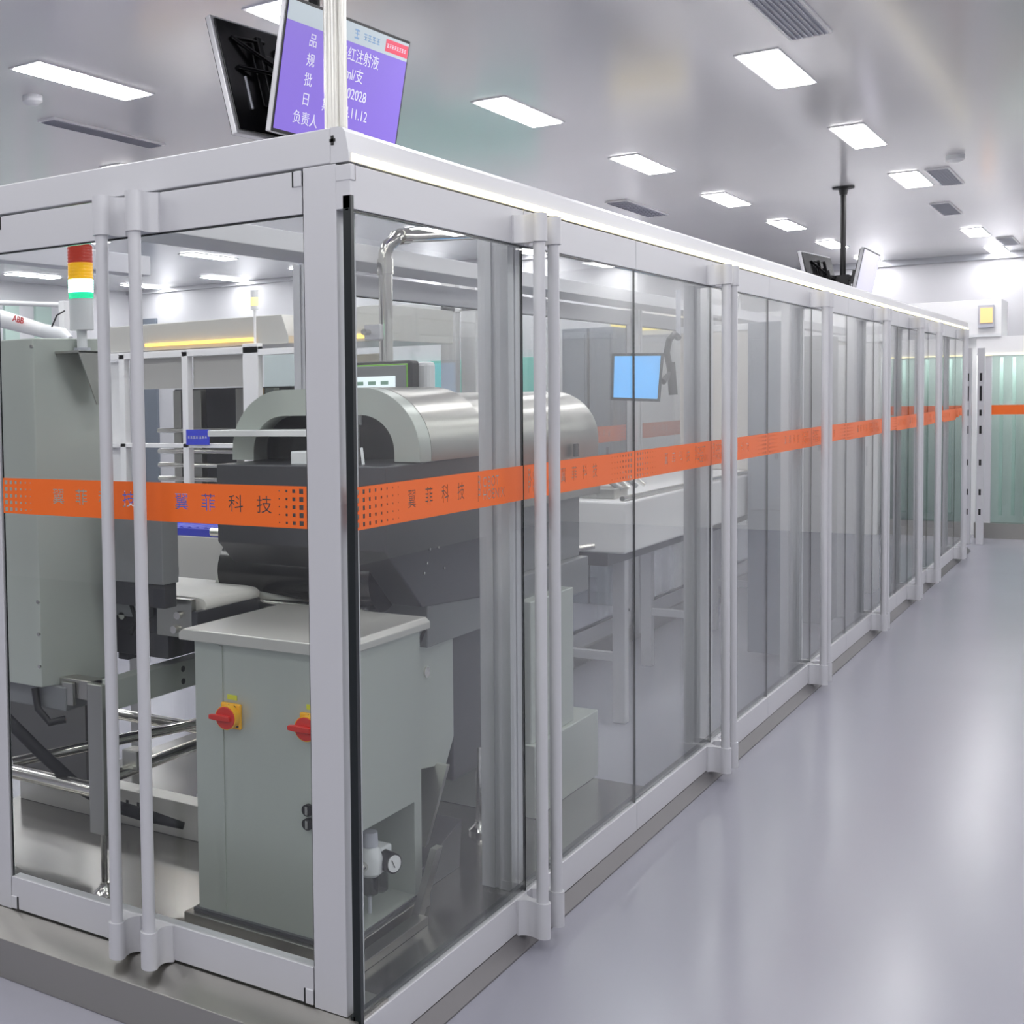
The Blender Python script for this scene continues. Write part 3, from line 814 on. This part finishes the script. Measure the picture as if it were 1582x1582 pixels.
foot(-1.80, 4.05, ZP, tm, .3); foot(-1.85, 4.7, ZP, tm, .5); foot(-2.25, 3.9, ZP, tm, .1)
MB().tube([P(652, 955, 0, -1.77), P(655, 975, 0, -1.76), P(645, 1000, 0, -1.78), P(640, 1010, 0, -1.80)], .006, 8).build('cable', BLACK, tm, smooth=True)
# rear grey cabinet body of the machine seen through the second door
MB().box(-2.35, -1.72, 4.32, 4.74, .36, .87).build('rear_cabinet', STEEL_S, tm, bev=.004)
MB().box(-2.37, -1.70, 4.30, 4.95, .10, .36).build('rear_base', STEEL_S, tm, bev=.004)

bl = thing('roller_conveyor', 'blue modular belt conveyor end behind the orange band at left', 'conveyor', (-2.9, 4.0, 1.0))
MB().box(-3.55, -2.66, 3.96, 4.20, 1.085, 1.10).build('belt_bed', STEEL, bl)
m = MB()
for k in range(22): m.tube([(-3.5 + .04 * k, 3.95, 1.10), (-3.5 + .04 * k, 4.19, 1.10)], .017, 10)
m.build('belt', BLUE, bl, smooth=True)
MB().box(-3.5, -2.66, 3.935, 3.95, 1.082, 1.112).build('guide_rail', BLUE, bl, bev=.002)
MB().box(-2.98, -2.64, 3.925, 3.935, .80, 1.082).build('apron_plate', PALE_ST, bl, bev=.002)
MB().box(-3.5, -2.68, 4.21, 4.22, 1.10, 1.22).build('side_guide', BLUE_M, bl)
MB().box(-3.3, -3.26, 4.0, 4.04, .10, 1.085).build('leg', STEEL, bl)
MB().box(-2.80, -2.76, 4.1, 4.14, .10, 1.085).build('leg', STEEL, bl)
t = thing('guide_plate', 'dark sheet metal guide plate slanting up to the tunnel hood', 'guide plate', (-2.55, 3.9, 1.2))
MB().poly_prism([(-2.78, 1.24), (-2.40, 1.385), (-2.40, 1.39), (-2.78, 1.245)], 1, 3.70, 3.95).build('sheet', STEEL, t)
MB().box(-2.45, -2.40, 3.7, 3.74, 1.20, 1.385).build('flange', STEEL, t)

# operator panel and its pipe
hm = thing('operator_panel', 'operator touch panel with green trim above the tunnel hood', 'control panel', (-2.3, 4.2, 1.66))
pa = P(635, 556, 1, 4.10); HX1 = pa.x; HZ1 = pa.z
pcase = MB().box(HX1 - .42, HX1, 4.10, 4.17, HZ1 - .30, HZ1).build('panel_case', BLACK, hm, bev=.012)
MB().box(HX1 - .405, HX1 - .012, 4.096, 4.10, HZ1 - .29, HZ1 - .012).build('green_trim', mat('green_trim', (120, 190, 60), .4), hm, bev=.004)
MB().box(HX1 - .400, HX1 - .017, 4.093, 4.097, HZ1 - .285, HZ1 - .017).build('panel_bezel', GREYM, hm, bev=.003)
SC1 = mat('lit_touch_screen', (225, 236, 240), .3, emit=(226, 238, 244), estr=.3)
d = MB().box(HX1 - .385, HX1 - .058, 4.090, 4.094, HZ1 - .26, HZ1 - .055).build('display', SC1, hm)
for r in range(3):
    for c in range(6):
        MB().box(HX1 - .365 + c * .05, HX1 - .335 + c * .05, 4.0885, 4.0902, HZ1 - .085 - r * .03, HZ1 - .072 - r * .03).build('screen_entry', mat('screen_entry', (150, 190, 170), .5), d)
MB().box(HX1 - .40, HX1 + .03, 4.17, 4.24, HZ1 - .28, HZ1 - .005).build('rear_housing', WHITE_P, hm, bev=.015)
MB().tube([(HX1 - .12, 4.24, HZ1 - .2), (HX1 - .12, 4.45, HZ1 - .2)], .03, 14).build('panel_neck', STEEL, hm, smooth=True)
pp = thing('bent_pipe', 'polished steel pipe bending over behind the operator panel', 'pipe', (-2.3, 4.5, 1.3))
py_ = 4.5
bp0 = P(597, 560, 1, py_); bp1 = P(597, 400, 1, py_)
e0 = P(612, 366, 1, py_ + .03); e1 = P(745, 360, 1, py_ + .62)
MB().tube([(bp0.x, py_, 1.22), (bp0.x, py_, bp1.z), (bp0.x, py_, bp1.z + .02), (bp0.x + .01, py_ + .005, bp1.z + .05), (bp0.x + .035, py_ + .02, e0.z - .01), e0, e1], .027, 20).build('pipe_tube', CHROME, pp, smooth=True)
MB().tube([e0 + (e1 - e0) * .04, e0 + (e1 - e0) * .12], .032, 20).tube([(bp0.x, py_, bp1.z - .06), (bp0.x, py_, bp1.z)], .032, 20).build('sleeve', CHROME, pp, smooth=True)
cl = MB().box(bp0.x - .07, bp0.x + .0, py_ - .05, py_ + .05, 1.83, 1.89).build('clamp', ALU, pp, bev=.004)
MB().tube([(bp0.x - .05, py_ - .05, 1.86), (bp0.x - .05, py_ - .09, 1.86)], .012, 10).build('clamp_bolt', CHROME, cl, smooth=True)

# ------------------------------------------------------------------ long white conveyor and robots inside, further along
wc = thing('conveyor_line', 'long white enclosed conveyor running along inside the enclosure', 'conveyor', (-2.2, 8, 0))
MB().box(-2.45, -1.90, 5.90, 12.6, .86, 1.10).build('conveyor_housing', WHITE, wc, bev=.01)
MB().box(-2.35, -1.98, 5.90, 12.6, .80, .86).build('underside', DARK, wc)
MB().tube([(-1.93, 5.95, 1.112), (-1.93, 12.5, 1.112)], .012, 10).build('guide_rail', CHROME, wc, smooth=True)
for y in (6.2, 7.6, 9.0, 10.5, 12.0):
    for x in (-2.32, -2.02):
        MB().box(x - .03, x + .03, y - .03, y + .03, 0, .80).build('leg', ALU, wc, bev=.004)
    MB().box(-2.32, -2.02, y - .02, y + .02, .30, .34).build('crossbar', ALU, wc)

gr = thing('infeed_frame', 'stainless infeed frame with perforated triangular gusset behind the second door', 'machine frame', (-2.2, 5.9, 0))
MB().box(-2.60, -2.1, 5.62, 5.66, .62, .68).build('frame_bar', STEEL, gr)
gp = MB().poly_prism([(-2.42, .68), (-2.06, .68), (-2.16, .86), (-2.28, .93)], 1, 5.60, 5.61).build('gusset', STEEL, gr)
for i in range(5):
    for j in range(2 if i in (0, 4) else 3):
        MB().tube([(-2.36 + .06 * i, 5.598, .71 + .05 * j), (-2.36 + .06 * i, 5.6, .71 + .05 * j)], .012, 12).build('hole', BLACK, gp)
for x in (-2.58, -2.12): MB().box(x, x + .05, 5.60, 5.65, 0, .66).build('leg', STEEL, gr)
MB().tube([(-2.6, 5.55, .78), (-2.02, 5.84, .90)], .014, 12).build('handrail', CHROME, gr, smooth=True)
MB().box(-2.62, -2.50, 5.75, 5.85, .70, .95).build('motor', BLUE_M, gr, bev=.01)
MB().tube([(-2.55, 5.70, 1.02), (-2.48, 5.62, .88), (-2.38, 5.60, .84), (-2.30, 5.66, .9)], .010, 10).build('cable', BLACK, gr, smooth=True)

# gripper hoses on top of the conveyor
t = thing('gripper_head', 'chrome gripper head with cables on the conveyor under the orange band', 'gripper', (-2.2, 6.0, 1.13))
for k in range(4):
    y = 6.0 + .12 * k
    MB().tube([(-2.3, y, 1.12), (-2.25, y + .05, 1.2), (-2.1, y + .1, 1.22), (-2.0, y + .15, 1.14)], .011, 10).build('cable', CHROME if k % 2 else GREYM, t, smooth=True)
MB().box(-2.32, -2.0, 6.05, 6.25, 1.10, 1.15).build('gripper_plate', STEEL, t, bev=.004)

# blue monitor on an arm
mo = thing('arm_monitor', 'monitor with plain blue screen on a black arm inside the enclosure', 'monitor', (-2.1, 6.8, 1.68))
q = [P(945, 546, 1, 6.8), P(1026, 545, 1, 6.62), P(1020, 621, 1, 6.62), P(943, 618, 1, 6.8)]
dv = Vector((-.12, .045, -.01))
MB().ring_loft([[v for v in q], [v + Vector((-.02, .045, 0)) for v in q]]).build('monitor_case', BLACK, mo, bev=.003)
SCB = mat('blue_screen', (90, 175, 240), .3, emit=(96, 176, 245), estr=.3)
cc = sum(q, Vector()) / 4
MB().ring_loft([[cc + (v - cc) * .88 + Vector((.001, -.004, 0)) for v in q], [cc + (v - cc) * .88 + Vector((0, .01, 0)) for v in q]]).build('display', SCB, mo)
ap = [P(1024, 590, 1, 6.72), P(1036, 575, 1, 6.8), P(1030, 545, 1, 6.8), P(1034, 525, 1, 6.8), P(1042, 516, 1, 6.85), P(1048, 522, 1, 6.9)]
MB().tube(ap, .016, 12).build('arm', BLACK, mo, smooth=True)
MB().tube([P(1036, 560, 1, 6.8), P(1040, 610, 1, 6.8)], .022, 12).build('arm_joint', BLACK, mo, smooth=True)
MB().tube([P(1048, 522, 1, 6.9), Vector((P(1048, 522, 1, 6.9).x, 6.9, 2.13))], .012, 10).build('drop_rod', GRILLE, mo, smooth=True)

fm = thing('filling_machine', 'long pale machine housing standing on the white conveyor deep inside the enclosure', 'machine', (-2.2, 10.2, 1.10))
PALE_H = mat('pale_housing', (224, 219, 211), .4)
MB().box(-2.42, -1.99, 8.6, 12.45, 1.10, 1.98).build('housing', PALE_H, fm, bev=.008)
for k in range(5):
    y = 8.66 + .76 * k
    d = MB().box(-1.99, -1.978, y, y + .70, 1.30, 1.94).build('access_door', PALE_H if k % 2 else WHITE_P, fm, bev=.004)
    MB().box(-1.978, -1.962, y + .62, y + .65, 1.52, 1.66).build('door_handle', GRILLE, d, bev=.003)
MB().box(-2.44, -1.97, 8.58, 12.47, 1.98, 2.02).build('top_cover', WHITE, fm, bev=.004)
# slate cabinets and posts inside further on
for (a, b_, y, z1, lab, m_) in [(1155, 1192, 8.05, 2.0, 'tall grey-blue cabinet inside the fourth aisle-side door', SLATE), (1226, 1262, 9.25, 1.95, 'tall dark grey machine tower inside the fifth aisle-side door', GREYM)]:
    xa = P(a, 650, 1, y).x; xb = P(b_, 650, 1, y).x
    t = thing('machine_cabinet', lab, 'cabinet', ((xa + xb) / 2, y, 0), group='cabinets inside the enclosure')
    xb = max(xb, xa + .2)
    MB().box(xa, xb, y, y + .35, 0.05, z1).build('cabinet_body', m_, t, bev=.006)
    MB().box(xa + .02, xb - .02, y - .008, y, .9, z1 - .1).build('cabinet_door', m_, t, bev=.003)
    MB().box(xb - .05, xb - .035, y - .02, y - .008, 1.2, 1.35).build('door_handle', BLACK, t)
for k, (px0, px1, y, z0, z1, lab) in enumerate([(1284, 1318, 9.9, .0, 1.9, 'white slab cabinet inside the seventh aisle-side door'), (1322, 1350, 11.2, 0, 1.95, 'pale cabinet inside, further behind the white slab cabinet')]):
    xa = P(px0, 650, 1, y).x; xb = P(px1, 650, 1, y).x
    t = thing('machine_cabinet', lab, 'cabinet', ((xa + xb) / 2, y, 0), group='cabinets inside the enclosure')
    MB().box(xa, xb, y, y + .3, 0, z1).build('cabinet_body', WHITE, t, bev=.006)
    MB().box(xa + .02, xb - .02, y - .006, y, .2, z1 - .08).build('cabinet_door', WHITE, t, bev=.003)
    MB().box(xb - .05, xb - .04, y - .02, y - .006, 1.0, 1.15).build('door_handle', ALU_D, t)

# ------------------------------------------------------------------ beyond the enclosure, left part of the hall
iso = thing('isolator_machine', 'isolator machine with stainless canopy and amber light line in the left background', 'machine', (-5.2, 7.2, 0))
YI = 7.0
MB().poly_prism([(-6.1, 2.0), (-6.0, 2.10), (-5.95, 2.155), (-4.45, 2.16), (-4.40, 2.02), (-4.40, 1.97), (-6.1, 1.97)], 1, YI + .02, YI + 1.2).build('canopy', PALE_ST, iso, bev=.004)
MB().poly_prism([(-4.40, 2.0), (-4.36, 2.2), (-3.85, 2.2), (-3.85, 1.97), (-4.40, 1.97)], 1, YI + .3, YI + 1.3).build('canopy', PALE_ST, iso, bev=.004)
MB().box(-5.57, -4.66, YI - .005, YI + .02, 1.998, 2.02).build('led_line', LEDY_M, iso, label='amber light line')
MB().box(-4.40, -3.85, YI + .28, YI + .3, 1.99, 2.02).build('led_line', LEDY_M, iso, label='amber light line')


def fbar(x0, x1, z0, z1): MB().box(x0, x1, YI - .04, YI + .02, z0, z1).build('frame_bar', WHITE, iso, bev=.003)


for x in (-6.20, -5.76, -5.20): fbar(x - .025, x + .025, 0, 1.95)
fbar(-4.72, -4.60, 0, 1.98)
fbar(-6.2, -4.6, 1.915, 1.96); fbar(-6.2, -4.25, 1.29, 1.32); fbar(-6.2, -4.25, .3, .34)
fbar(-4.27, -4.22, 0, 1.93); fbar(-4.6, -3.9, 1.90, 1.94)
MB().box(-5.735, -5.225, YI + .03, YI + .05, 1.70, 1.915).build('head_panel', PALE_ST, iso)
MB().box(-5.175, -4.72, YI + .03, YI + .05, 1.70, 1.915).build('head_panel', PALE_ST, iso)
MB().box(-6.17, -5.78, YI + .03, YI + .05, .35, 1.90).build('side_panel', WHITE, iso)
MB().box(-5.735, -4.72, YI + .55, YI + .60, .3, 1.70).build('chamber_wall', DARK, iso)
for x, m_ in ((-5.60, STEEL), (-5.42, STEEL), (-5.05, STEEL), (-4.92, mat('amber_panel', (196, 150, 74), .35)), (-4.80, STEEL)):
    MB().box(x, x + .07, YI + .35, YI + .42, .4, 1.69).build('chamber_column', m_, iso, bev=.004)
for z in (1.05, 1.15, 1.25, 1.40):
    MB().tube([(-5.7, YI + .3, z), (-4.75, YI + .3, z)], .018, 10).build('transport_rail', CHROME, iso, smooth=True)
MB().box(-4.60, -4.28, YI + .03, YI + .05, .3, 1.90).build('side_window', G_TEAL, iso)
MB().box(-4.58, -4.0, YI + .6, YI + .65, .3, 1.9).build('rear_panel', mat('pale_rear_panel', (226, 216, 190), .5), iso)
sg = thing('blue_sign', 'small blue sign with white characters on the background machine frame', 'sign', (-5.09, YI - .05, 1.3635))
MB().box(-5.185, -4.995, YI - .055, YI - .045, 1.312, 1.415).build('sign_plate', mat('blue_sign', (58, 70, 206), .4), sg)
glyph_blocks(-.080, 0, -.0065, .021, 4, WHITE_P, sg); glyph_blocks(.018, 0, -.0065, .021, 3, WHITE_P, sg)
am = thing('amber_beacon', 'small amber beacon on a thin white pole over the background machine', 'signal light', (-4.645, YI, 1.98), group='stacked signal lights')
bx = -4.645
MB().tube([(bx, YI, 1.98), (bx, YI, 2.20)], .009, 10).build('beacon_pole', WHITE, am, smooth=True)
MB().tube([(bx, YI, 2.20), (bx, YI, 2.225)], .026, 16).build('beacon_base', WHITE_P, am, smooth=True)
MB().tube([(bx, YI, 2.225), (bx, YI, 2.28)], .027, 16).build('beacon_lens', mat('amber_lens', (255, 226, 150), .3, emit=(255, 220, 140), estr=.5), am, smooth=True)
MB().tube([(bx, YI, 2.28), (bx, YI, 2.33)], .027, 16).build('beacon_cap', WHITE_P, am, smooth=True)

rb = thing('robot_arm', 'white industrial robot arm with red lettering at the left edge', 'robot arm', (-4.4, 4.6, 0))
ra = [P(-160, 455, 1, 4.55), P(0, 492, 1, 4.55), P(70, 512, 1, 4.55)]
MB().tube(ra, [.06, .045, .034], 20).build('forearm', WHITE, rb, smooth=True)
MB().tube([ra[2], P(96, 519, 1, 4.55), P(108, 526, 1, 4.55)], [.036, .040, .022], 18).build('wrist', WHITE_P, rb, smooth=True)
MB().tube([P(80, 505, 1, 4.5), P(88, 487, 1, 4.5), P(100, 480, 1, 4.5)], .004, 8).build('dress_cable', BLACK, rb, smooth=True)
le = ra[0]
MB().tube([(le.x, 4.55, le.z), (le.x - .25, 4.6, 1.3)], [.09, .11], 20).build('upper_arm', WHITE, rb, smooth=True)
MB().tube([(le.x - .25, 4.6, 1.35), (le.x - .25, 4.6, .0)], [.14, .18], 20).build('robot_base', WHITE, rb, smooth=True)
lt = text_mesh('ABB', .042, 0, 0, 'CENTER', .001)
dd = (ra[2] - ra[1]); ang = math.atan2(dd.z, dd.x)
pm = P(28, 494, 1, 4.50)
lt.transform(Matrix.Translation(pm) @ Matrix.Rotation(-ang, 4, 'Y'))
lt.transform(WM(rb).inverted()); lt.materials.clear(); lt.materials.append(RED)
lo = bpy.data.objects.new('lettering', lt); COL.objects.link(lo); lo.parent = rb

t = thing('wall_rail', 'thin white horizontal tube above the robot arm', 'rail', (-5, 5.2, 2.1))
MB().tube([P(-60, 466, 1, 5.2), P(100, 471, 1, 5.2)], .014, 12).build('rail_tube', WHITE, t, smooth=True)
MB().box(P(100, 471, 1, 5.2).x - .02, P(100, 471, 1, 5.2).x + .02, 5.17, 5.23, 0, P(100, 471, 1, 5.2).z + .02).build('rail_post', WHITE, t, bev=.003)

# light gantry behind the enclosure
gt = thing('aluminium_gantry', 'pale aluminium gantry frame standing behind the far glass side', 'gantry', (-3.8, 8.5, 0))
for (pa_, pb_) in ((681, 704), (712, 735)):
    a = P(pa_, 550, 1, 8.5).x; b_ = P(pb_, 550, 1, 8.5).x
    MB().box(a, b_, 8.5, 8.58, 0, CEIL - .6).build('upright', WHITE, gt, bev=.004)
a = P(575, 480, 1, 8.5); b_ = P(800, 465, 1, 8.5)
MB().box(a.x - .1, b_.x + .02, 8.50, 8.56, a.z - .05, a.z + .03).build('crossbar', WHITE, gt, bev=.004)

for k, (p0, p1, lab) in enumerate([(868, 908, 'slate grey switch cabinet behind the far glass side, left one'), (910, 948, 'slate grey switch cabinet behind the far glass side, right one')]):
    y = 9.6
    xa = P(p0, 600, 1, y).x; xb = P(p1, 600, 1, y).x
    t = thing('switch_cabinet', lab, 'cabinet', ((xa + xb) / 2, y, 0), group='slate switch cabinets')
    MB().box(xa + .003, xb - .003, y, y + .5, 0, 2.1).build('cabinet_body', SLATE, t, bev=.005)
    MB().box(xa + .02, xb - .02, y - .01, y, .1, 2.05).build('cabinet_door', SLATE, t, bev=.003)
    MB().box(xb - .05, xb - .035, y - .025, y - .01, 1.0, 1.2).build('door_handle', BLACK, t)

# canopy behind the monitor; its yellow band is a painted LED strip reflection
t = thing('reflection_canopy', 'pale machine canopy with painted yellow LED reflection behind the blue monitor', 'machine canopy', (-3.3, 10.5, 2.1))
a = P(945, 502, 1, 10.6); b_ = P(1060, 495, 1, 10.6)
MB().box(a.x, b_.x, 10.6, 10.9, a.z - .1, a.z + .14).build('canopy_body', WHITE, t, bev=.005)
MB().box(a.x, b_.x, 10.57, 10.6, a.z - .06, a.z + .02).build('led_reflection', mat('yellow_led_reflection', (255, 230, 110), .4, emit=(255, 230, 110), estr=.35), t, label='painted yellow LED reflection')
for x in (a.x + .05, b_.x - .1): MB().box(x, x + .06, 10.62, 10.68, 0, a.z - .1).build('post', WHITE, t)

# ------------------------------------------------------------------ the cross enclosure at the end of the aisle
ce = thing('cross_enclosure', 'green-tinted glass enclosure across the far end of the aisle', 'glass enclosure', (0, 16, 0))
YC = 15.9
XC = -.52
MB().box(-1.5, XC, YC, YC + .09, 1.92, 2.11).build('top_beam', WHITE, ce, bev=.003)
MB().box(-1.45, XC, YC - .012, YC, 1.915, 1.930).build('led_strip', mat('soft_yellow_strip', (255, 250, 220), .5, emit=(255, 246, 190), estr=.35), ce)
MB().box(-1.5, XC, YC - .03, YC + .12, 0, .16).build('plinth', STEEL_H, ce)
for k in range(2):
    x = -1.42 + .84 * k
    MB().box(x, x + .06, YC, YC + .06, .16, 1.92).build('post', ALU, ce)
MB().box(-1.36, -.58, YC + .02, YC + .03, .16, 1.92).build('glass_pane', G_TEAL, ce)
MB().box(-1.36, -.58, YC + .014, YC + .0195, TAPE_Z0, TAPE_Z1).build('orange_band', ORANGE, ce, label='plain orange film band')
for k in range(7):
    x = -1.33 + .11 * k
    MB().box(x, x + .03, YC + .50 + .03 * (k % 2), YC + .54 + .03 * (k % 2), .2, 1.90).build('inner_rib', mat('teal_grey_rib', (176, 196, 190), .6), ce)
MB().box(-1.5, XC, YC + .85, YC + .9, .0, 1.92).build('back_panel', mat('teal_grey_panel', (206, 215, 212), .6), ce)
l = bpy.data.lights.new('added_fill_light', 'AREA'); l.shape = 'RECTANGLE'; l.size = .85; l.size_y = .3; l.energy = 4  # unseen fill light, added to brighten the cross enclosure
o = bpy.data.objects.new('added_fill_light', l); COL.objects.link(o); o.location = (-1.0, YC + .28, 2.05)
struct(MB().box(-.50, 3.1, 15.75, 17.8, 0, CEIL), 'wall_end', WHITE)
# slotted uprights at the gap
su = thing('slotted_upright', 'pale slotted upright at the gap past the enclosure end', 'upright', (-1.5, 15.3, 0))
for k, x in enumerate((-1.53, -1.42)):
    u_ = MB().box(x, x + .06, 15.2, 15.26, 0, 1.98).build('upright_profile', ALU, su, bev=.002)
    for j, (z0, z1) in enumerate([(1.65, 1.73), (1.45, 1.60), (1.30, 1.36), (1.12, 1.2), (.8, .86), (.5, .56), (.3, .36)]):
        MB().box(x + .02, x + .04, 15.197, 15.2, z0, z1).build('slot', BLACK, u_)
t = thing('exit_sign', 'small orange lit sign on a white box above the far enclosure end', 'sign', (-1.40, 15.87, 2.3))
a = P(1512, 472, 1, 15.9); c_ = P(1536, 506, 1, 15.9)
MB().box(a.x, c_.x, 15.84, 15.90, c_.z, a.z).build('sign_housing', GRILLE, t, bev=.004)
MB().box(a.x + .02, c_.x - .01, 15.832, 15.84, c_.z + .05, a.z - .03).build('sign_face', mat('orange_lit_sign', (255, 206, 150), .4, emit=(255, 176, 96), estr=.22), t)
t = thing('air_duct', 'white duct box running above the far enclosure end', 'duct', (-2.0, 16.2, 2.3))
MB().box(-4.0, -1.28, 15.9, 16.6, 2.11, 2.5).build('duct_body', WHITE, t, bev=.006)
MB().box(-4.0, -1.28, 15.88, 15.9, 2.11, 2.14).build('duct_flange', WHITE_P, t)
for x in (-3.9, -1.6): MB().box(x, x + .08, 16.2, 16.28, 0, 2.11).build('duct_leg', WHITE, t)
struct(MB().box(-4.2, -.5, 16.85, 17.8, 0, .10), 'floor_step', FLOOR)
